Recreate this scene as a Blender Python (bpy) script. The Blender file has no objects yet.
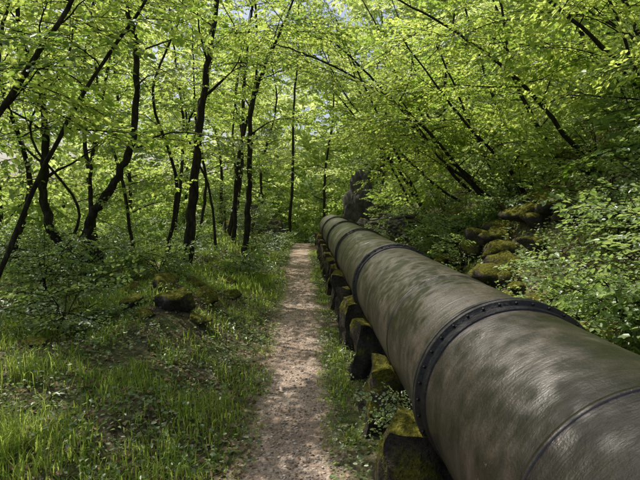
import bpy, bmesh, math, random
import numpy as np
from mathutils import Vector, Matrix, noise as mnoise
rng=np.random.default_rng(7); random.seed(7)
scene=bpy.context.scene
scene.view_settings.view_transform='Standard'; scene.view_settings.look='None'; scene.view_settings.exposure=0

# ------------------------------------------------------------ materials
def newmat(name):
    m=bpy.data.materials.new(name); m.use_nodes=True
    nt=m.node_tree; nt.nodes.clear()
    out=nt.nodes.new('ShaderNodeOutputMaterial')
    return m,nt,out
def nd(nt,t,**kw):
    n=nt.nodes.new(t)
    for k,v in kw.items():
        if k in n.inputs: n.inputs[k].default_value=v
        else: setattr(n,k,v)
    return n
def ramp(nt,fac,stops):
    r=nt.nodes.new('ShaderNodeValToRGB'); e=r.color_ramp.elements
    e[0].position=stops[0][0]; e[0].color=(*stops[0][1],1)
    e[1].position=stops[-1][0]; e[1].color=(*stops[-1][1],1)
    for p,c in stops[1:-1]:
        x=e.new(p); x.color=(*c,1)
    nt.links.new(fac,r.inputs[0]); return r.outputs[0]
def mixc(nt,f,a,b,mode='MIX'):
    m=nt.nodes.new('ShaderNodeMix'); m.data_type='RGBA'; m.blend_type=mode
    for i,v in ((0,f),(6,a),(7,b)):
        if hasattr(v,'links') or hasattr(v,'is_linked'): nt.links.new(v,m.inputs[i])
        else: m.inputs[i].default_value= v if i==0 else (*v,1)
    return m.outputs[2]
def mth(nt,op,a,b=0.0,clamp=False):
    m=nt.nodes.new('ShaderNodeMath'); m.operation=op; m.use_clamp=clamp
    for i,v in ((0,a),(1,b)):
        if hasattr(v,'is_linked'): nt.links.new(v,m.inputs[i])
        else: m.inputs[i].default_value=v
    return m.outputs[0]
def coords(nt,scale=(1,1,1)):
    tc=nt.nodes.new('ShaderNodeTexCoord'); mp=nt.nodes.new('ShaderNodeMapping')
    mp.inputs['Scale'].default_value=scale
    nt.links.new(tc.outputs['Object'],mp.inputs[0]); return mp.outputs[0]
def noisen(nt,co,scale,detail=5,rough=.6,dist=0):
    n=nd(nt,'ShaderNodeTexNoise',Scale=scale,Detail=detail,Roughness=rough,Distortion=dist)
    nt.links.new(co,n.inputs['Vector']); return n.outputs['Fac']
def smoothr(nt,v,a,b):
    m=nt.nodes.new('ShaderNodeMapRange'); m.interpolation_type='SMOOTHSTEP'
    nt.links.new(v,m.inputs[0]); m.inputs[1].default_value=a; m.inputs[2].default_value=b
    return m.outputs[0]
def principled(nt,out,col,rough=.9,bump=None,bs=.5,bd=.02,spec=.3):
    p=nt.nodes.new('ShaderNodeBsdfPrincipled'); nt.links.new(p.outputs[0],out.inputs[0])
    if hasattr(col,'is_linked'): nt.links.new(col,p.inputs['Base Color'])
    else: p.inputs['Base Color'].default_value=(*col,1)
    if hasattr(rough,'is_linked'): nt.links.new(rough,p.inputs['Roughness'])
    else: p.inputs['Roughness'].default_value=rough
    p.inputs['Specular IOR Level'].default_value=spec
    if bump is not None:
        b=nd(nt,'ShaderNodeBump',Strength=bs,Distance=bd); nt.links.new(bump,b.inputs['Height'])
        nt.links.new(b.outputs[0],p.inputs['Normal'])
    return p
def leafmat(name,d0,d1,t0,t1,tr=.5,gl=.05):
    m,nt,out=newmat(name)
    a=nd(nt,'ShaderNodeAttribute',attribute_name='tint')
    cd=ramp(nt,a.outputs['Fac'],[(0,d0),(1,d1)]); ct=ramp(nt,a.outputs['Fac'],[(0,t0),(1,t1)])
    d=nd(nt,'ShaderNodeBsdfDiffuse'); nt.links.new(cd,d.inputs[0])
    t=nd(nt,'ShaderNodeBsdfTranslucent'); nt.links.new(ct,t.inputs[0])
    m1=nd(nt,'ShaderNodeMixShader',Fac=tr); nt.links.new(d.outputs[0],m1.inputs[1]); nt.links.new(t.outputs[0],m1.inputs[2])
    if gl<=0:
        nt.links.new(m1.outputs[0],out.inputs[0]); return m
    g=nd(nt,'ShaderNodeBsdfGlossy',Roughness=.42); g.inputs[0].default_value=(.95,.97,.95,1)
    m2=nd(nt,'ShaderNodeMixShader',Fac=gl); nt.links.new(m1.outputs[0],m2.inputs[1]); nt.links.new(g.outputs[0],m2.inputs[2])
    nt.links.new(m2.outputs[0],out.inputs[0]); return m
M_leaf=leafmat('leaf',(.055,.11,.018),(.24,.33,.08),(.24,.44,.03),(.88,.96,.24),.60,.05)
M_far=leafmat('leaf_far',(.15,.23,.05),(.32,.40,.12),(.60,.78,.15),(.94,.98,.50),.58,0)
M_shrub=leafmat('leaf_shrub',(.06,.11,.025),(.24,.32,.12),(.22,.40,.05),(.64,.78,.24),.45,.07)
M_hill=leafmat('leaf_hillside',(.08,.13,.03),(.24,.31,.09),(.30,.48,.05),(.70,.82,.24),.5,0)
M_grass=leafmat('grass',(.08,.14,.02),(.25,.33,.08),(.28,.48,.04),(.70,.82,.18),.48,0)
M_litter=leafmat('dry_leaf',(.13,.085,.045),(.42,.31,.20),(.15,.09,.04),(.30,.19,.10),.2,0)
M_twig,nt,out=newmat('twig'); d_=nd(nt,'ShaderNodeBsdfDiffuse'); d_.inputs[0].default_value=(.035,.027,.018,1); nt.links.new(d_.outputs[0],out.inputs[0])

def mk_bark():
    m,nt,out=newmat('bark'); co=coords(nt,(1,1,.25))
    n=noisen(nt,co,28,5,.65); n2=noisen(nt,coords(nt),2.5,2)
    c=ramp(nt,n,[(.3,(.012,.010,.008)),(.55,(.042,.034,.027)),(.75,(.11,.092,.074))])
    c=mixc(nt,smoothr(nt,n2,.55,.75),c,(.045,.052,.023))
    principled(nt,out,c,.95,n,.8,.02,.15); return m
M_bark=mk_bark()
def mk_rock(name,base0,base1,mossamt):
    m,nt,out=newmat(name); co=coords(nt)
    n=noisen(nt,co,5,7,.65); nf=noisen(nt,co,40,4,.7); nm=noisen(nt,co,3.2,5,.7)
    c=ramp(nt,n,[(.3,base0),(.7,base1)]); c=mixc(nt,.6,c,ramp(nt,nf,[(.3,(.3,.3,.3)),(.7,(1,1,1))]),'MULTIPLY')
    g=nt.nodes.new('ShaderNodeNewGeometry'); s=nt.nodes.new('ShaderNodeSeparateXYZ'); nt.links.new(g.outputs['Normal'],s.inputs[0])
    f=mth(nt,'ADD',mth(nt,'MULTIPLY',s.outputs[2],.24),mth(nt,'MULTIPLY',nm,1.0))
    f=smoothr(nt,f,.62-mossamt,.76-mossamt)
    mc=ramp(nt,nf,[(.25,(.03,.038,.007)),(.5,(.16,.155,.022)),(.8,(.40,.34,.06))])
    c=mixc(nt,f,c,mc)
    principled(nt,out,c,.95,mth(nt,'ADD',n,mth(nt,'MULTIPLY',nf,.7)),1.0,.07,.15); return m
M_rock=mk_rock('rock',(.06,.055,.048),(.26,.24,.205),-.02)
M_mossrock=mk_rock('mossy_stone',(.035,.03,.024),(.19,.16,.125),.10)
M_wall=mk_rock('wall_stone',(.14,.13,.11),(.44,.40,.35),-.04)

def mk_ground():
    m,nt,out=newmat('ground'); co=coords(nt)
    s=nt.nodes.new('ShaderNodeSeparateXYZ'); nt.links.new(co,s.inputs[0])
    nb=noisen(nt,co,1.6,4,.6); nm=noisen(nt,co,9,5,.65); nf=noisen(nt,co,60,3,.7)
    v=nd(nt,'ShaderNodeTexVoronoi',Scale=46.0); nt.links.new(co,v.inputs['Vector'])
    soil=ramp(nt,nm,[(.3,(.045,.036,.022)),(.5,(.10,.082,.05)),(.7,(.21,.17,.115))])
    green=ramp(nt,nm,[(.3,(.035,.06,.012)),(.7,(.11,.15,.035))])
    soil=mixc(nt,mth(nt,'MULTIPLY',smoothr(nt,nb,.42,.6),.7),soil,green)
    litter=ramp(nt,v.outputs['Color'],[(0,(.07,.05,.03)),(.5,(.18,.14,.09)),(1,(.34,.27,.18))])
    rx=smoothr(nt,mth(nt,'ADD',s.outputs[0],mth(nt,'MULTIPLY',nb,1.0)),1.7,2.6)
    soil=mixc(nt,mth(nt,'MULTIPLY',rx,.5),soil,litter)
    fr=mth(nt,'MAXIMUM',smoothr(nt,s.outputs[0],5,8),mth(nt,'MAXIMUM',smoothr(nt,s.outputs[1],19,24),smoothr(nt,s.outputs[0],-5,-8)))
    soil=mixc(nt,fr,soil,green)
    grav=ramp(nt,v.outputs['Color'],[(0,(.21,.15,.115)),(.5,(.46,.36,.29)),(1,(.72,.62,.54))])
    dirt=ramp(nt,nm,[(.3,(.20,.14,.10)),(.7,(.50,.38,.295))])
    path=mixc(nt,smoothr(nt,nf,.42,.62),dirt,grav)
    path=mixc(nt,.5,path,ramp(nt,nb,[(.35,(.55,.5,.44)),(.6,(1,1,1))]),'MULTIPLY')
    d=mth(nt,'ABSOLUTE',mth(nt,'ADD',s.outputs[0],.085))
    d=mth(nt,'ADD',d,mth(nt,'MULTIPLY',mth(nt,'SUBTRACT',nm,.5),.5))
    d=mth(nt,'ADD',d,mth(nt,'MULTIPLY',mth(nt,'SUBTRACT',nb,.5),.35))
    pm=mth(nt,'MULTIPLY',smoothr(nt,d,.39,.22),smoothr(nt,s.outputs[1],27,24))
    c=mixc(nt,pm,soil,path)
    h=mth(nt,'ADD',mth(nt,'MULTIPLY',nf,.6),mth(nt,'MULTIPLY',v.outputs['Distance'],-.8))
    principled(nt,out,c,.95,h,.8,.02,.15); return m
M_ground=mk_ground()

def mk_pipe():
    m,nt,out=newmat('weathered_pipe'); co=coords(nt)
    st=noisen(nt,coords(nt,(1.2,18,1.2)),1.8,4,.6)
    ln=noisen(nt,coords(nt,(7,.7,7)),1.5,5,.65,.4)
    bl=noisen(nt,co,1.7,6,.7,.5); nf=noisen(nt,co,80,4,.75); sc=noisen(nt,co,11,5,.75)
    c=ramp(nt,bl,[(.30,(.034,.025,.021)),(.48,(.068,.052,.045)),(.60,(.11,.089,.079)),(.72,(.19,.16,.145))])
    c=mixc(nt,.6,c,ramp(nt,st,[(.3,(.35,.31,.29)),(.7,(1.15,1.1,1.05))]),'MULTIPLY')
    c=mixc(nt,.6,c,ramp(nt,ln,[(.34,(.25,.21,.19)),(.62,(1.15,1.12,1.1))]),'MULTIPLY')
    c=mixc(nt,.7,c,ramp(nt,nf,[(.32,(.30,.28,.26)),(.62,(1.2,1.2,1.2))]),'MULTIPLY')
    c=mixc(nt,mth(nt,'MULTIPLY',smoothr(nt,sc,.53,.64),.6),c,(.020,.016,.014))
    c=mixc(nt,mth(nt,'MULTIPLY',smoothr(nt,sc,.36,.28),.6),c,(.26,.235,.21))
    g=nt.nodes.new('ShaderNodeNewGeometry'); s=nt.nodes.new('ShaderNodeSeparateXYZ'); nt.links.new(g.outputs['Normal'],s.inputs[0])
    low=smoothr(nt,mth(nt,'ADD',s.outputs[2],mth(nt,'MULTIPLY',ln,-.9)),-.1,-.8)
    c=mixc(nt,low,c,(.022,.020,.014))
    r=ramp(nt,sc,[(.35,(.27,)*3),(.65,(.46,)*3)])
    principled(nt,out,c,r,mth(nt,'ADD',mth(nt,'MULTIPLY',nf,.5),mth(nt,'ADD',mth(nt,'MULTIPLY',st,.7),mth(nt,'MULTIPLY',bl,1.0))),.5,.012,.85); return m
M_pipe=mk_pipe()
def mk_iron():
    m,nt,out=newmat('dark_iron'); co=coords(nt)
    n=noisen(nt,co,18,5,.7)
    c=ramp(nt,n,[(.3,(.010,.009,.008)),(.6,(.034,.029,.025)),(.8,(.11,.09,.075))])
    principled(nt,out,c,.55,n,.6,.012,.45); return m
M_iron=mk_iron()

# ------------------------------------------------------------ mesh helpers
def build(name,V,F,mats,mi=None,tint=None,smooth=False):
    V=np.asarray(V,dtype=np.float32); F=np.asarray(F,dtype=np.int32)
    k=F.shape[1]; me=bpy.data.meshes.new(name)
    me.vertices.add(len(V)); me.vertices.foreach_set('co',V.ravel())
    me.loops.add(F.size); me.loops.foreach_set('vertex_index',F.ravel())
    me.polygons.add(len(F)); me.polygons.foreach_set('loop_start',np.arange(0,F.size,k,dtype=np.int32))
    try: me.polygons.foreach_set('loop_total',np.full(len(F),k,dtype=np.int32))
    except Exception: pass
    for m in mats: me.materials.append(m)
    if mi is not None: me.polygons.foreach_set('material_index',np.asarray(mi,dtype=np.int32))
    if smooth: me.polygons.foreach_set('use_smooth',np.ones(len(F),dtype=bool))
    if tint is not None:
        a=me.attributes.new('tint','FLOAT','POINT'); a.data.foreach_set('value',np.asarray(tint,dtype=np.float32))
    me.update(calc_edges=True)
    ob=bpy.data.objects.new(name,me); scene.collection.objects.link(ob); return ob
def unit(a): return a/np.maximum(np.linalg.norm(a,axis=-1,keepdims=True),1e-9)
def leaves(P,D,N,L,W):
    D=unit(D); S=unit(np.cross(N,D)); N=np.cross(D,S); L=L[:,None]; W=W[:,None]
    n=len(P); V=np.empty((n,6,3))
    V[:,0]=P; V[:,3]=P+D*L-N*.12*L
    V[:,1]=P+D*.28*L+S*.46*W+N*.10*L; V[:,2]=P+D*.66*L+S*.40*W+N*.05*L
    V[:,5]=P+D*.28*L-S*.46*W+N*.10*L; V[:,4]=P+D*.66*L-S*.40*W+N*.05*L
    b=np.arange(n)[:,None]*6
    F=np.concatenate([b+np.array([[0,3,2,1]]),b+np.array([[0,5,4,3]])],1).reshape(-1,4)
    return V.reshape(-1,3),F
def tube(pts,rad,sides=6):
    pts=np.asarray(pts,float); n=len(pts); rad=np.broadcast_to(rad,(n,))
    T=unit(np.gradient(pts,axis=0)); up=np.array([.3,1,.1]) if abs(T[0][2])>.7 else np.array([0,0,1.])
    A=unit(np.cross(T,up)); B=np.cross(T,A); an=np.linspace(0,2*math.pi,sides,endpoint=False)
    V=pts[:,None]+rad[:,None,None]*(np.cos(an)[None,:,None]*A[:,None]+np.sin(an)[None,:,None]*B[:,None])
    i=np.arange(n-1)[:,None]*sides; j=np.arange(sides)[None]; jn=(j+1)%sides
    F=np.stack([i+j,i+jn,i+sides+jn,i+sides+j],-1).reshape(-1,4)
    return V.reshape(-1,3),F
def crom(P,n):
    P=np.asarray(P,float); P=np.vstack([2*P[0]-P[1],P,2*P[-1]-P[-2]]); m=len(P)-3
    t=np.linspace(0,m-1e-6,n); i=t.astype(int); f=(t-i)[:,None]
    a,b,c,d=P[i],P[i+1],P[i+2],P[i+3]
    return .5*((2*b)+(-a+c)*f+(2*a-5*b+4*c-d)*f*f+(-a+3*b-3*c+d)*f**3)
class Acc:
    def __init__(s): s.V=[];s.F=[];s.M=[];s.T=[];s.n=0
    def add(s,V,F,mi,tint=0.):
        s.V.append(V); s.F.append(F+s.n); s.n+=len(V)
        s.M.append(np.full(len(F),mi) if np.isscalar(mi) else mi)
        s.T.append(np.full(len(V),tint) if np.isscalar(tint) else tint)
    def out(s,name,mats,smooth=False):
        return build(name,np.concatenate(s.V),np.concatenate(s.F),mats,np.concatenate(s.M),np.concatenate(s.T),smooth)

def spray(seed,L=.75,leaf=.066,step=.062):
    r=np.random.default_rng(seed); a=Acc(); P=[];D=[];N=[];LL=[]
    ts=np.linspace(0,1,5); main=np.stack([ts*L,.05*np.sin(ts*3+seed)*L,-.12*L*ts**2],1)
    V,F=tube(main,np.linspace(.005,.0015,5),3); a.add(V,F,1)
    k=0
    for t in np.arange(.1,1.0,.1):
        sd=1 if k%2 else -1; k+=1
        p0=np.array([np.interp(t,ts,main[:,c]) for c in range(3)])
        ang=sd*r.uniform(.6,1.05); l=L*.5*(1-.65*t)*r.uniform(.6,1.2)
        d=np.array([math.cos(ang),math.sin(ang),r.uniform(-.25,.12)])
        p1=p0+d*l+np.array([0,0,-.06*l]); V,F=tube(np.array([p0,p1]),np.array([.003,.001]),3); a.add(V,F,1)
        m=max(2,int(l/step))
        for j in range(m):
            for s2 in (-1,1):
                if r.random()<.12: continue
                q=p0+(p1-p0)*(j+.7+.3*(s2>0))/m; an=ang+s2*r.uniform(.5,1.1)
                P.append(q); D.append([math.cos(an),math.sin(an),r.uniform(-.45,.15)])
                N.append([r.normal(0,.4),r.normal(0,.4),1]); LL.append(leaf*r.uniform(.65,1.3))
        P.append(p1); D.append(d); N.append([r.normal(0,.25),r.normal(0,.25),1]); LL.append(leaf)
    P=np.array(P);LL=np.array(LL); V,F=leaves(P,np.array(D),np.array(N,float),LL,LL*r.uniform(.55,.75,len(LL)))
    a.add(V,F,0,np.repeat(r.random(len(P)),6))
    return np.concatenate(a.V),np.concatenate(a.F),np.concatenate(a.M)*2,np.concatenate(a.T)
SPR=[spray(i) for i in range(8)]
SPS=[spray(20+i,L=.5,leaf=.046,step=.046) for i in range(6)]
SPM=[spray(60+i,L=.7,leaf=.082,step=.085) for i in range(6)]
SPF=[spray(40+i,L=.75,leaf=.12,step=.12) for i in range(6)]
def put(acc,lib,p,d,scale,roll=0.,tb=.5):
    V,F,M,T=lib[rng.integers(len(lib))]
    d=unit(np.asarray(d,float)); s=unit(np.cross([0,0,1.],d)+1e-6); u=np.cross(d,s)
    c,sn=math.cos(roll),math.sin(roll); s2=s*c+u*sn; u2=-s*sn+u*c
    R=np.stack([d,s2,u2]); acc.add((V*scale)@R+p,F,M,np.clip(T*.6+tb*.4+rng.normal(0,.08),0,1))

# ------------------------------------------------------------ terrain
def sm(t): t=np.clip(t,0,1); return t*t*(3-2*t)
def H(x,y):
    x=np.asarray(x,float); y=np.asarray(y,float)
    L=sm((-x-.42)/1.7); z=L*(.12+.36*sm((y-2.2)/6))
    z=z+.24*np.exp(-((x+1.5)/.55)**2-((y-6)/1.2)**2)+.12*np.exp(-((x+2.4)/.7)**2-((y-4.2)/.7)**2)+.1*np.exp(-((x+1.2)/.4)**2-((y-3.7)/.6)**2)
    z=z-.35*np.clip(-x-4.5,0,28)*sm((-x-4.5)/3)
    t=np.clip(x-1.65,0,40); z=z+.66*t+.18*np.clip(t-3,0,30)
    z=z-.012*np.clip(y-17,0,8)**2*np.exp(-(x/5)**2)
    z=z+.13*np.clip(y-27,0,120)
    off=sm((np.abs(x+.08)-.3)/.5)
    n=.05*np.sin(2.1*x+1.3*y)*np.sin(1.7*y-.8*x+1)+.03*np.sin(4.3*x-2.2*y)*np.sin(3.7*y+1.1)+.012*np.sin(11*x+3*y)*np.sin(9*y-4*x)
    n=n*(1+1.8*sm((x-1.7)/2))
    return z+n*off+.008*np.sin(3*x+5*y)*np.sin(4*y)
u=np.linspace(-1,1,420); xs=np.sinh(u*5.6)/np.sinh(5.6)*160
v=np.linspace(-.62,1,520); ys=3+np.sinh(v*5.0)/np.sinh(5.0)*220
X,Y=np.meshgrid(xs,ys); Z=H(X,Y)
nx=len(xs); ii=np.arange(len(ys)-1)[:,None]*nx+np.arange(nx-1)[None]
F=np.stack([ii,ii+1,ii+1+nx,ii+nx],-1).reshape(-1,4)
build('ground',np.stack([X,Y,Z],-1).reshape(-1,3),F,[M_ground],smooth=True)

# ------------------------------------------------------------ trees
def tree(name,pts,r0,n_limb=12,limb_len=1.6,t0=.35,lib=SPR,scale=1.,dens=.30,r1=.25,bias=(0,0,0),elev=(.0,.9),leafm=None,sides=8,tb=None):
    acc=Acc(); n=max(14,len(pts)*6); P=crom(pts,n)
    P[1:]+=rng.normal(0,.014,(n-1,3))*min(1,r0*12)
    tt=np.linspace(0,1,n); R=r0*(1-(1-r1)*tt); R[0]*=1.6; R[1]*=1.2; R*=rng.uniform(.9,1.1,n)
    V,F=tube(P,R,sides); acc.add(V,F,1)
    tb=rng.uniform(0,1) if tb is None else tb
    for k in range(n_limb):
        t=t0+(1-t0)*(k+rng.random())/n_limb; t=min(t,.99)
        p=np.array([np.interp(t,tt,P[:,c]) for c in range(3)]); az=k*2.4+rng.uniform(-.6,.6); el=rng.uniform(*elev)
        d=np.array([math.cos(az)*math.cos(el),math.sin(az)*math.cos(el),math.sin(el)])+np.array(bias); d=unit(d)
        l=limb_len*rng.uniform(.6,1.3)*(1.15-.5*t)
        q=[p]; dd=d.copy()
        for s in range(5):
            dd=unit(dd+rng.normal(0,.16,3)+np.array([0,0,-.05])); q.append(q[-1]+dd*l/5)
        q=np.array(q); rr=r0*(1-(1-r1)*t)*.4
        V,F=tube(q,np.linspace(rr,.005,6),5); acc.add(V,F,1 if r0>.08 else 2)
        m=max(3,int(l/dens))
        for j in range(m):
            f=.2+.8*(j+rng.random())/m; pp=np.array([np.interp(f,np.linspace(0,1,6),q[:,c]) for c in range(3)])
            a2=rng.choice([-1,1])*rng.uniform(.3,1.3); c,s=math.cos(a2),math.sin(a2)
            d2=np.array([dd[0]*c-dd[1]*s,dd[0]*s+dd[1]*c,rng.uniform(-.25,.25)])
            put(acc,lib,pp,d2,scale*rng.uniform(.75,1.25),rng.normal(0,.4),tb)
        put(acc,lib,q[-1],dd*[1,1,.4],scale,rng.normal(0,.3),tb)
    return acc.out(name,[leafm or M_leaf,M_bark,M_twig],smooth=False)
def P3(Yd,lst): return [(x,Yd+dy,z) for x,z,dy in lst]
tree('unseen_shade_tree',P3(9,[(-2.12,.2,0),(-1.99,1.4,0),(-1.86,2.55,0),(-1.72,3.82,.1),(-1.5,5.3,.2),(-1.3,7.6,.3)]),.105,10,1.7,t0=.5)
tree('unseen_shade_tree',P3(12,[(-1.42,.2,0),(-1.33,1.2,0),(-1.28,2.13,0),(-1.23,3.58,0),(-.99,4.54,0),(-.55,5.5,0),(-.1,6.6,.2)]),.09,10,1.8,t0=.45)
tree('crooked_tree',P3(8,[(-3.15,.2,0),(-3.2,.6,0),(-3.41,1.0,0),(-3.34,1.4,0),(-2.94,1.97,0),(-2.62,2.77,0),(-2.57,4.06,0),(-2.7,4.9,0),(-2.7,7,.3)]),.10,9,1.6,t0=.54)
tree('crooked_tree',P3(8.1,[(-3.1,.2,0),(-3.4,.6,0),(-3.9,.93,0),(-4.14,1.65,0),(-4.06,2.45,0),(-4.1,3.4,0),(-4.4,4.5,0),(-4.6,6.6,0)]),.095,10,1.6,t0=.45)
tree('leaning_sapling',P3(5,[(-3.4,.1,0),(-3.1,.7,0),(-2.64,1.75,0),(-2.14,2.65,0),(-1.44,3.66,0),(-.8,4.8,.1)]),.034,8,.9,t0=.5)
tree('leaning_sapling',P3(4.6,[(-4.4,-.1,0),(-3.5,1.4,0),(-2.74,2.37,0),(-2.0,3.46,0),(-1.3,4.7,0)]),.045,8,.9,t0=.45)
for (x,y,h,r,lean) in [(-2.75,10,6.5,.04,.1),(-2.0,11.5,6,.035,0),(-3.6,10.7,6.5,.04,-.1),(-5.0,8.5,6.5,.05,.1),(-5.6,7,6,.045,.2),(-4.7,11.5,7,.05,.1),(-3.0,14,7,.05,0),(-2.3,15.5,7,.045,.15),(-5.6,13.5,8,.07,.1),(-4.4,17,8,.07,0),(-2.6,19,7,.06,.1),(-3.9,7.3,4.5,.025,.15),(-6.8,10,7,.06,.1)]:
    z=float(H(x,y))-.1; w=rng.normal(0,.28,(4,2))
    tree('unseen_shade_tree',[(x,y,z),(x+lean+w[0,0],y+w[0,1],z+h*.25),(x+2*lean+w[1,0],y+w[1,1],z+h*.5),(x+3*lean+w[2,0],y,z+h*.75),(x+5*lean,y,z+h)],r,9,1.4,t0=.28,scale=1.15)
# tall trees whose crowns roof over the path (unseen near ones, left and behind, are added to shade the pipe)
for (x,y,h,r,lean,nl) in [(-2.9,1.6,8.6,.09,.16,8),(-3.4,-1.5,8.5,.1,.2,8),(-5.6,4.8,9,.1,.15,7),(-1.9,13.6,9.5,.06,.22,11),(-2.5,16.8,10.5,.08,.3,12),(-4.6,6.4,8.5,.06,.3,6),(-.7,22.5,12,.08,.1,14)]:
    z=float(H(x,y))-.1; w=rng.normal(0,.15,(4,2))
    tree('unseen_shade_tree',[(x,y,z),(x+lean+w[0,0],y+w[0,1],z+h*.25),(x+2*lean+w[1,0],y+w[1,1],z+h*.5),(x+3*lean+w[2,0],y,z+h*.75),(x+5*lean,y,z+h)],r,nl,2.2,t0=.55,scale=1.25,bias=(.25,0,0))
tree('unseen_shade_tree',[(-4.3,1.0,.1),(-3.7,1.5,2.2),(-2.8,2.2,4.0),(-1.8,2.9,5.0),(-.9,3.2,5.7),(-.1,3.4,6.2)],.085,9,1.3,t0=.5,scale=1.15,dens=.40)  # crown added above the view to dapple sun on the near pipe
R=[P3(10,[(4.2,1.4,0),(3.35,2.05,0),(2.55,2.96,0),(1.55,3.76,0),(.3,4.4,0),(-.6,4.7,0)]),
   P3(12,[(4.5,1.5,0),(3.66,2.25,0),(2.34,3.8,0),(1.13,5.0,0),(.1,5.8,0)]),
   P3(12.3,[(4.3,1.4,0),(3.3,2.0,0),(2.2,3.0,0),(1.1,4.1,0),(.3,5.6,0)]),
   P3(14,[(3.6,1.0,0),(3.0,2.2,0),(2.3,3.6,0),(1.5,5.2,0),(.9,6.6,0)]),
   P3(14.3,[(3.7,1.0,0),(2.8,2.4,0),(1.9,3.5,0),(.8,4.8,0)]),
   P3(16,[(3.8,1.0,0),(3.0,2.4,0),(2.2,4.0,0),(1.4,6.2,0),(.6,8,0)]),
   P3(8,[(5.0,1.9,0),(4.3,2.6,0),(3.5,3.5,0),(2.4,4.3,0),(1.2,4.9,0)]),
   P3(10.4,[(4.4,1.5,0),(4.0,2.2,0),(3.4,3.4,0),(2.7,4.9,0)]),
   P3(9.3,[(4.3,1.5,0),(3.9,2.2,0),(3.0,3.1,0),(1.8,4.6,0)]),
   P3(6.5,[(5.4,2.2,0),(4.6,2.9,0),(3.8,3.7,0),(2.7,4.5,0),(1.6,5.0,0)]),
   P3(6.2,[(4.6,1.6,0),(4.4,2.5,0),(4.0,3.6,0),(3.4,4.8,0)]),
   P3(9.6,[(3.9,1.1,0),(3.3,1.9,0),(2.6,2.5,0),(1.9,3.5,0)]),
   P3(11.2,[(4.6,1.6,0),(3.6,2.3,0),(2.9,3.0,0),(2.3,4.4,0)]),
   P3(18,[(4.6,1.6,0),(4.2,3.2,0),(3.6,5.2,0),(2.8,7.4,0),(1.6,9.4,0)])]
for i,p in enumerate(R):
    tree('leaning_tree',p,rng.uniform(.03,.055),9,1.25,t0=.34,bias=(-.2,-.1,0),scale=1.1)
for (x,y,h,r) in [(6.5,9,6,.06),(7.5,12,6,.06),(6,14,6,.05),(5.4,10.5,5.5,.045),(8.5,7,5,.06),(7.4,17,7,.06),(5.6,20,7,.06),(6.2,5,4.5,.045),(5.2,7.5,4.5,.035)]:
    z=float(H(x,y))-.1; w=rng.normal(0,.25,(4,2))
    tree('leaning_tree',[(x,y,z),(x-.5+w[0,0],y+w[0,1],z+h*.3),(x-1.2+w[1,0],y+w[1,1],z+h*.6),(x-2.2,y,z+h)],r,12,1.7,t0=.1,lib=SPM,scale=1.25)
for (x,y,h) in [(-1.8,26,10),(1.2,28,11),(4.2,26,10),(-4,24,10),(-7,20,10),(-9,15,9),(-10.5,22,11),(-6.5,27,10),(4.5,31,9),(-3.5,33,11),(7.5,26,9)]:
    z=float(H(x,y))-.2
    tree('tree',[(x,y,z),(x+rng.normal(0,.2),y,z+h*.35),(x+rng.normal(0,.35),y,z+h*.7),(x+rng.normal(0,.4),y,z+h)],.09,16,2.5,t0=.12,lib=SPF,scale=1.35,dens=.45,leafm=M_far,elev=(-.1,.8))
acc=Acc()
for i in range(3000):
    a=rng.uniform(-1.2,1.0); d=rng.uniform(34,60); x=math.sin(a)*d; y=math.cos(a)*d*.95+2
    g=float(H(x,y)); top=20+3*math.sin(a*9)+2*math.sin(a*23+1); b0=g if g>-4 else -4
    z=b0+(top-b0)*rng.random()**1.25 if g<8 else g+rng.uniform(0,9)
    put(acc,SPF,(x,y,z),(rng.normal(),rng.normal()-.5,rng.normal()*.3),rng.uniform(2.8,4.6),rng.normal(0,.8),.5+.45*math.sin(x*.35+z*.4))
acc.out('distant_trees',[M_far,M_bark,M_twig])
acc=Acc()
for i in range(1300):
    y=rng.uniform(3.5,34); x=rng.uniform(4.4,17) if rng.random()<.7 else rng.uniform(3.0,6)+max(0,(16-y))*.1
    if y<6 and x<4.4: continue
    z=float(H(x,y))+rng.random()**1.6*(1.1 if x<6 else 2.4)
    put(acc,SPM,(x,y,z),(rng.normal()-.3,rng.normal()-.3,rng.normal()*.35+.1),rng.uniform(.8,1.7),rng.normal(0,.6),.5+.45*math.sin(x*1.3+y*.9))
acc.out('hillside_undergrowth',[M_hill,M_bark,M_twig])
acc=Acc()
for i in range(900):
    y=rng.uniform(9,34); x=-rng.uniform(4.5,20) if rng.random()<.75 else rng.uniform(-6,3.5); y=y if x<-4.5 else rng.uniform(24,34)
    z=float(H(x,y))+rng.random()**1.5*2.4
    put(acc,SPM,(x,y,z),(rng.normal(),rng.normal()-.3,rng.normal()*.35+.1),rng.uniform(1,2.1),rng.normal(0,.6),.5+.45*math.sin(x*1.3+y*.9))
acc.out('valley_undergrowth',[M_hill,M_bark,M_twig])

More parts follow.
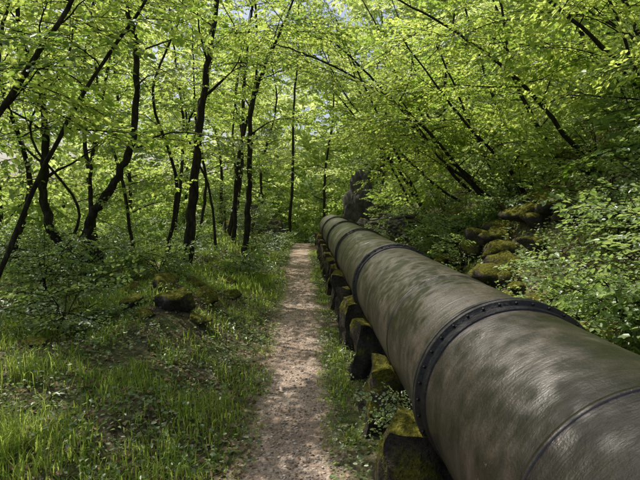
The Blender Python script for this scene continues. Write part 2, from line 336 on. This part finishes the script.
# ------------------------------------------------------------ shrubs
def shrub(name,x,y,h,w,n,lib=SPS,scale=1.,lm=None,tb=None,z=None):
    acc=Acc(); z=float(H(x,y)) if z is None else z; tb=rng.uniform(.1,1) if tb is None else tb
    for s in range(max(4,n//6)):
        az=rng.uniform(0,6.28); hh=h*rng.uniform(.45,1.1); ww=w*rng.uniform(.2,1)
        q=crom([(x+rng.normal(0,.04),y+rng.normal(0,.04),z-.05),(x+math.cos(az)*ww*.35,y+math.sin(az)*ww*.35,z+hh*.55),(x+math.cos(az)*ww,y+math.sin(az)*ww,z+hh)],8)
        V,F=tube(q,np.linspace(.009,.003,8),4); acc.add(V,F,2)
        for j in range(6):
            f=rng.uniform(1.5,7.2); i=int(f); p=q[i]+(q[min(i+1,7)]-q[i])*(f-i); a2=az+rng.normal(0,1.2)
            put(acc,lib,p,(math.cos(a2),math.sin(a2),rng.uniform(-.2,.5)),scale*rng.uniform(.6,1.3),rng.normal(0,.5),tb)
    return acc.out(name,[lm or M_shrub,M_bark,M_twig])
for i in range(36):
    y=2.9+13*rng.random()**1.3; x=2.4+rng.uniform(0,1)*3.0
    if 6.2<y<8.0 and 2.6<x<3.7: x+=1.2
    shrub('shrub',x,y,rng.uniform(.3,1.0),rng.uniform(.4,.9),rng.integers(24,44))
for (x,y,h,w,n) in [(3.5,4.4,.8,.7,44),(4.0,5.4,1.2,.9,50),(4.5,6.4,1.4,.9,54),(2.7,3.7,.35,.45,30),(3.3,3.5,.7,.6,36),(4.8,8,1.4,.9,50),(3.9,8.8,1.0,.8,44),(3.4,8.2,.7,.6,30)]:
    shrub('shrub',x,y,h,w,n,lib=SPM,scale=.62,tb=.9)
for i in range(20):
    y=rng.uniform(6.5,18); x=-rng.uniform(2.4,6)
    shrub('shrub',x,y,rng.uniform(.3,1.0),rng.uniform(.4,.9),rng.integers(20,34))
for (x,y,h,w,n) in [(-1.7,16.5,1.2,.7,50),(-1.1,14,.5,.5,30),(-.9,17.0,.6,.5,40),(2.0,16,.6,.5,40),(.1,25,1.6,1,50),(-3.7,4.6,.8,.6,36),(-3.2,6.2,.8,.5,36),(-2.5,5.2,.5,.45,30),(-2.2,7.6,.5,.45,30),(-1.25,9.8,.4,.4,24),(-2.9,3.6,.45,.45,24),(-2.6,16.8,1.8,.8,50),(4.0,18.8,1.6,.8,50),(2.2,9.4,.5,.5,36),(2.3,5.4,.3,.35,26),(2.35,7.0,.3,.35,30),(2.6,7.9,.45,.4,30),(3.05,19.1,1.1,.5,36),(-2.0,18.0,1.3,.5,30)]:
    shrub('shrub',x,y,h,w,n)
shrub('ivy_plant',.56,2.60,.26,.08,18,scale=.36,tb=.9,z=.34)

# ------------------------------------------------------------ rocks
def rockgeo(c,s,seed,sub=3,amp=.28,freq=1.6,ridge=.12,chop=9):
    bm=bmesh.new(); bmesh.ops.create_icosphere(bm,subdivisions=sub,radius=1)
    V=np.array([v.co[:] for v in bm.verts]); F=np.array([[v.index for v in f.verts] for f in bm.faces]); bm.free()
    out=[]; r=np.random.default_rng(int(abs(seed)*1000)%99991)
    NP=unit(r.normal(0,1,(chop,3))); dd=r.uniform(.45,.8,chop)
    for p in V:
        k=NP@p; m=np.min(np.where(k>dd,dd/np.maximum(k,1e-6),1)); p=p*m
        q=Vector(p*freq)+Vector((seed*3.7,seed*1.3,-seed*2.1))
        n=mnoise.noise(q)*amp+ridge*abs(mnoise.noise(q*2.7))+.05*mnoise.noise(q*7)
        if sub>=5: n+=.10*(.5-abs(mnoise.noise(q*4.3)))+.05*mnoise.noise(q*12)+.05*math.sin(p[2]*13+6*mnoise.noise(q))
        out.append(p*(1+n)*1.15)
    V=np.array(out)*np.array(s); a=seed*1.7; c_,s_=math.cos(a),math.sin(a)
    V=V@np.array([[c_,s_,0],[-s_,c_,0],[0,0,1]]); return V+np.array(c),F
def rockset(name,items,mat,sub=3,**kw):
    a=Acc()
    for i,(c,s) in enumerate(items):
        V,F=rockgeo(c,s,i+len(name)*1.3+c[1],sub,**kw); a.add(V,F,0)
    return build(name,np.concatenate(a.V),np.concatenate(a.F),[mat],smooth=False)
for i,(x,y,s) in enumerate([(-1.45,5.6,.20),(-1.7,6.1,.2),(-1.25,6.3,.15),(-1.95,5.7,.13),(-1.1,7.3,.13),(-1.5,7.0,.18),(-.95,8.4,.11),(-1.3,8.2,.15),(-2.2,6.6,.13),(-1.15,5.4,.1),(-1.7,5.3,.1),(-.85,10.2,.12),(-2.4,4.5,.1)]):
    rockset('mossy_rock',[((x,y,float(H(x,y))+s*.2),(s*1.2,s,s*.75))],M_mossrock,4)
it=[]
for i in range(70):
    y=3.8+i*.19+rng.uniform(-.2,.2); x=1.85+rng.uniform(-.15,.6)+.02*y; s=rng.uniform(.07,.22)
    it.append(((x,y,float(H(x,y))+s*.25),(s*1.3,s*1.1,s*.8)))
for i in range(46):
    x=rng.uniform(2.3,4.0); y=rng.uniform(6.2,8.6); s=rng.uniform(.1,.24); it.append(((x,y,float(H(x,y))+s*rng.uniform(.1,1.1)),(s*1.4,s*1.1,s*.8)))
for (x,y,s) in [(2.9,9,.28),(2.3,10.5,.3),(2.6,12,.35),(2.3,9.2,.25),(3.1,9.6,.3),(2.9,11,.3)]:
    it.append(((x,y,float(H(x,y))+s*.3),(s*1.2,s,s*.9)))
rockset('rock_bank',it,M_mossrock,3,chop=14)
rockset('rock_outcrop',[((-1.75,19.2,.5),(1.0,.9,1.25)),((-1.05,18.5,.25),(.5,.6,.85)),((-2.6,18.8,.3),(.7,.6,.9))],M_rock,5,amp=.35,ridge=.2,chop=16)
rockset('rock_outcrop',[((2.42,20.4,1.15),(.62,.7,2.0)),((3.1,20.2,1.0),(.7,.7,1.25)),((2.5,18.9,.3),(.55,.6,.8)),((3.9,20.0,1.5),(.8,.7,1.0)),((3.2,18.2,.75),(.55,.5,.55))],M_rock,5,amp=.32,ridge=.2,chop=16)
def wall(name,x0,y0,x1,y1,h,th,mat):
    a=Acc(); Lw=math.hypot(x1-x0,y1-y0); d=((x1-x0)/Lw,(y1-y0)/Lw); z=0; k=0
    while z<h:
        ch=rng.uniform(.08,.14); s=-rng.uniform(0,.2)
        while s<Lw:
            w=rng.uniform(.12,.34); k+=1
            hh=h*(1-.45*abs(s/Lw-.35)+.15*math.sin(s*5))
            if z<hh:
                cx=x0+d[0]*(s+w/2); cy=y0+d[1]*(s+w/2); g=float(H(cx,cy))
                V,F=rockgeo((0,0,0),(w*.62,th/2*rng.uniform(.85,1.15),ch*.66),k*.9,2,.12,1.3,.06)
                an=-k*.9*1.7+math.atan2(d[1],d[0])+rng.normal(0,.15); c_,s_=math.cos(an),math.sin(an)
                V=V@np.array([[c_,s_,0],[-s_,c_,0],[0,0,1]])
                a.add(V+np.array((cx,cy,g-.1+z+ch/2)),F,0)
            s+=w
        z+=ch
    return build(name,np.concatenate(a.V),np.concatenate(a.F),[mat])
wall('stone_wall',2.55,11.5,2.3,16.0,.75,.45,M_wall)

# ------------------------------------------------------------ pipeline
PX,PZ,PR=1.03,.68,.45
def pz(y): return PZ-.012*max(0,y-17)**2
pe=bpy.data.objects.new('pipeline',None); scene.collection.objects.link(pe)
yy=np.concatenate([np.arange(-2.5,17,.1),np.arange(17,27,.25)])
pp=np.array([(PX+.03*max(0,y-17)**2*.3,y,pz(y)) for y in yy])
rr=PR*(1+.0025*np.sin(yy*9.1)+.002*np.sin(yy*23))
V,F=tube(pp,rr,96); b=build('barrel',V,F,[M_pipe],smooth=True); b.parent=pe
def lathe(prof,n=96):
    V=[];F=[]
    an=np.linspace(0,2*math.pi,n,endpoint=False)
    for (y,r) in prof: V+= [(PX+math.cos(a)*r,y,PZ+math.sin(a)*r) for a in an]
    for i in range(len(prof)-1):
        for j in range(n): F.append((i*n+j,i*n+(j+1)%n,(i+1)*n+(j+1)%n,(i+1)*n+j))
    return np.array(V),np.array(F)
fl=[2.38-3.1,2.38,5.48,8.58,11.68,14.78]
for i,y0 in enumerate(fl):
    a=Acc()
    prof=[(-.10,PR-.01),(-.10,PR+.010),(-.040,PR+.013),(-.036,PR+.034),(-.033,PR+.038),(-.009,PR+.038),(-.006,PR+.034),(-.006,PR+.022),(.006,PR+.022),(.006,PR+.034),(.009,PR+.038),(.033,PR+.038),(.036,PR+.034),(.040,PR+.013),(.10,PR+.010),(.10,PR-.01)]
    V,F=lathe([(y0+y,r) for y,r in prof]); a.add(V,F,0)
    for k in range(36):
        an=k*2*math.pi/36; c=np.array([PX+math.cos(an)*(PR+.024),0,PZ+math.sin(an)*(PR+.024)])
        V,F=tube(np.array([c+[0,y0-.048,0],c+[0,y0-.046,0],c+[0,y0+.046,0],c+[0,y0+.048,0]]),np.array([.003,.007,.007,.003]),6); a.add(V,F,0)
    o=build('flange_%d'%(i+1),np.concatenate(a.V),np.concatenate(a.F),[M_iron]); o.parent=pe
    for j,off in enumerate((1.0,2.05)):
        V,F=lathe([(y0+off-.012,PR-.005),(y0+off-.010,PR+.0035),(y0+off+.010,PR+.0035),(y0+off+.012,PR-.005)])
        o=build('seam_band_%d_%d'%(i+1,j+1),V,F,[M_pipe],smooth=False); o.parent=pe
def support(i,y):
    a=Acc(); nxs,nzs,nys=26,12,10
    w0,w1,h=.63,.55,.50+.03*math.sin(i*2.3); dy=.19+.02*math.sin(i*5.1)
    def pt(u,v,w):
        x=PX+(u*2-1)*(w0+(w1-w0)*w)
        top=h; dxx=abs(x-PX)
        if dxx<PR+.01: top=min(h,PZ-math.sqrt(max(0,(PR+.01)**2-dxx**2)))
        z=-.12+(top+.12)*w; yv=y+(v*2-1)*dy*(1-.15*w)
        q=Vector((x*3.1,yv*3.1,z*3.1+i*7)); n=mnoise.noise_vector(q)*.09+mnoise.noise_vector(q*3)*.04
        if dxx<PR*.9 and w>.8: n*=.12
        return (x+n.x,yv+n.y,z+n.z*.7)
    def grid(f,nu,nv):
        V=np.array([f(ui/nu,vi/nv) for vi in range(nv+1) for ui in range(nu+1)])
        k=np.arange(nv)[:,None]*(nu+1)+np.arange(nu)[None]
        a.add(V,np.stack([k,k+1,k+nu+2,k+nu+1],-1).reshape(-1,4),0)
    grid(lambda u,w:pt(u,0,w),nxs,nzs); grid(lambda u,w:pt(1-u,1,w),nxs,nzs)
    grid(lambda v,w:pt(0,1-v,w),nys,nzs); grid(lambda v,w:pt(1,v,w),nys,nzs); grid(lambda u,v:pt(u,v,1),nxs,nys)
    return build('pipe_support',np.concatenate(a.V),np.concatenate(a.F),[M_mossrock],smooth=True)
for i in range(17): support(i,1.45+i*1.03)

# ------------------------------------------------------------ ground cover
def inpath(x): return np.abs(x+.085)<.22
def grass(name,n,xr,yr,h0,h1,wd=.004,lean=.45,tb=.5,cut=.05):
    x=rng.uniform(*xr,n); y=yr[0]+(yr[1]-yr[0])*rng.random(n)**1.4
    cl=np.sin(x*5.1+y*2.3)*np.sin(y*4.2-x*3.1)+.6*np.sin(x*13+1)*np.sin(y*11)+.6*np.sin(x*1.7-y*1.1)
    keep=(cl+rng.normal(0,.4,n)>cut)&~inpath(x+rng.normal(0,.09,n)); keep&=~((x>.42)&(x<1.65)&(rng.random(n)<.9))
    x,y,cl=x[keep],y[keep],cl[keep]; n=len(x); z=H(x,y)-.01
    h=rng.uniform(h0,h1,n)*(1+.25*np.clip(cl,-1,1)); h*=.4+.6*sm((np.abs(x+.085)-.22)/.5)
    az=rng.uniform(0,6.283,n); ln=rng.uniform(.1,1.3,n)*lean
    D=np.stack([np.cos(az),np.sin(az),0*az],1); S=np.stack([-np.sin(az),np.cos(az),0*az],1); w=(wd*rng.uniform(.5,1.5,n))[:,None]
    b=np.stack([x,y,z],1); U=np.array([[0,0,1.]]); hh=h[:,None]; l=ln[:,None]*hh
    L1=b+U*hh*.5+D*l*.25; L2=b+U*hh*.9+D*l*1.0-U*l*.25
    V=np.stack([b-S*w,b+S*w,L1+S*w*.85,L1-S*w*.85,L2+S*w*.12,L2-S*w*.12],1).reshape(-1,3)
    k=np.arange(n)[:,None]*6; F=np.concatenate([k+[[0,1,2,3]],k+[[3,2,4,5]]],1).reshape(-1,4)
    t=np.clip(rng.normal(tb,.25,n)+.15*cl,0,1)
    return build(name,V,F,[M_grass],tint=np.repeat(t,6))
grass('grass',90000,(-5.5,-.28),(1.6,11),.04,.16,.0035,.7,cut=.0,tb=.6)
grass('grass',16000,(-6,-.4),(8,22),.1,.25,.007,tb=.6)
grass('grass',12000,(.12,.55),(1.8,16),.04,.16,.0035,.7,tb=.6)
grass('grass',9000,(1.5,5),(3,16),.06,.2,.006)
grass('tall_grass',3600,(-3.1,-1.7),(2.6,4.0),.15,.36,.003,tb=.85,lean=.8,cut=-.6)
def cover(name,n,xr,yr,hz,size,mat,flat=.35,tb=.5,clump=True,ypow=1.3):
    x=rng.uniform(*xr,n); y=yr[0]+(yr[1]-yr[0])*rng.random(n)**ypow
    if clump:
        cl=np.sin(x*3.3+y*1.9+2)*np.sin(y*2.7-x*2.1)+.7*np.sin(x*8+1)*np.sin(y*7+x)
        k=(cl+rng.normal(0,.4,n)>-.1)&~inpath(x+rng.normal(0,.04,n)); x,y=x[k],y[k]
    k=~((x>.5)&(x<1.6)&(rng.random(len(x))<.7)); x,y=x[k],y[k]; n=len(x)
    z=H(x,y)+.006+rng.random(n)**1.7*hz
    az=rng.uniform(0,6.283,n); P=np.stack([x,y,z],1); D=np.stack([np.cos(az),np.sin(az),rng.normal(0,.3,n)*(hz>.02)],1)
    N=np.stack([rng.normal(0,flat,n),rng.normal(0,flat,n),np.ones(n)],1); L=size*rng.uniform(.5,1.3,n)
    V,F=leaves(P,D,N,L,L*rng.uniform(.5,.8,n)); return build(name,V,F,[mat],tint=np.repeat(np.clip(rng.normal(tb,.25,n),0,1),6))
cover('ground_plants',48000,(-5.5,-.3),(1.8,12),.12,.034,M_shrub,.5)
cover('ground_plants',12000,(-7,-.4),(9,22),.25,.07,M_shrub)
cover('ground_plants',3600,(.16,.6),(1.8,14),.10,.032,M_shrub,.5)
cover('ivy_ground_cover',50000,(1.7,6.5),(2.6,18),.24,.055,M_shrub,.6,tb=.7)
cover('ivy_ground_cover',9000,(1.8,4.2),(2.6,7),.22,.05,M_shrub,.6,tb=.75,clump=False)
cover('leaf_litter',18000,(1.5,6),(2,16),.03,.055,M_litter,.4,clump=False)
cover('leaf_litter',14000,(-5,-.35),(2,12),.03,.042,M_litter,.5,clump=False)
cover('leaf_litter',1100,(-.45,.32),(2.2,14),.006,.026,M_litter,.2,clump=False,ypow=1.4)
bm=bmesh.new(); bmesh.ops.create_icosphere(bm,subdivisions=1,radius=1); IV=np.array([v.co[:] for v in bm.verts]); IF=np.array([[v.index for v in f.verts] for f in bm.faces]); bm.free()
n=5000; x=-.085+rng.normal(0,.2,n); y=1.8+11*rng.random(n)**1.6; s=.004+.009*rng.random(n)**3
V=IV[None]*(1+rng.normal(0,.15,(n,12,1))); V=V*(s[:,None]*np.stack([rng.uniform(.7,1.4,n),rng.uniform(.7,1.4,n),rng.uniform(.4,.8,n)],1))[:,None]+np.stack([x,y,H(x,y)+s*.2],1)[:,None]
F=(IF[None]+np.arange(n)[:,None,None]*12).reshape(-1,3)
mg,nt,out=newmat('gravel'); a_=nd(nt,'ShaderNodeAttribute',attribute_name='tint'); principled(nt,out,ramp(nt,a_.outputs['Fac'],[(0,(.17,.13,.10)),(.6,(.42,.335,.27)),(1,(.68,.60,.52))]),.9)
build('path_gravel',V.reshape(-1,3),F,[mg],tint=np.repeat(rng.random(n),12))

# ------------------------------------------------------------ light + camera
sd=Vector((-.44,.46,1.0)).normalized()
el=math.asin(sd.z); az=math.atan2(sd.x,sd.y)
w=bpy.data.worlds.new('World'); scene.world=w; w.use_nodes=True; nt=w.node_tree
bg=nt.nodes['Background']; sk=nt.nodes.new('ShaderNodeTexSky'); sk.sky_type='NISHITA'; sk.sun_disc=False; sk.sun_elevation=el; sk.sun_rotation=az
sk.dust_density=4.0; sk.air_density=1.0; sk.ozone_density=.6
nt.links.new(sk.outputs[0],bg.inputs[0]); bg.inputs[1].default_value=.15
sl=bpy.data.lights.new('sun','SUN'); sl.energy=5; sl.angle=math.radians(.5); sl.color=(1,.96,.88)
so=bpy.data.objects.new('sun',sl); scene.collection.objects.link(so); so.rotation_euler=sd.to_track_quat('Z','Y').to_euler()
cam=bpy.data.cameras.new('camera'); co=bpy.data.objects.new('camera',cam); scene.collection.objects.link(co)
co.location=(0,0,1.65); cam.lens=28; cam.sensor_width=36; cam.clip_end=600; cam.clip_start=.05
co.rotation_euler=(math.radians(90-4.6),0,math.radians(-1.95)); scene.camera=co
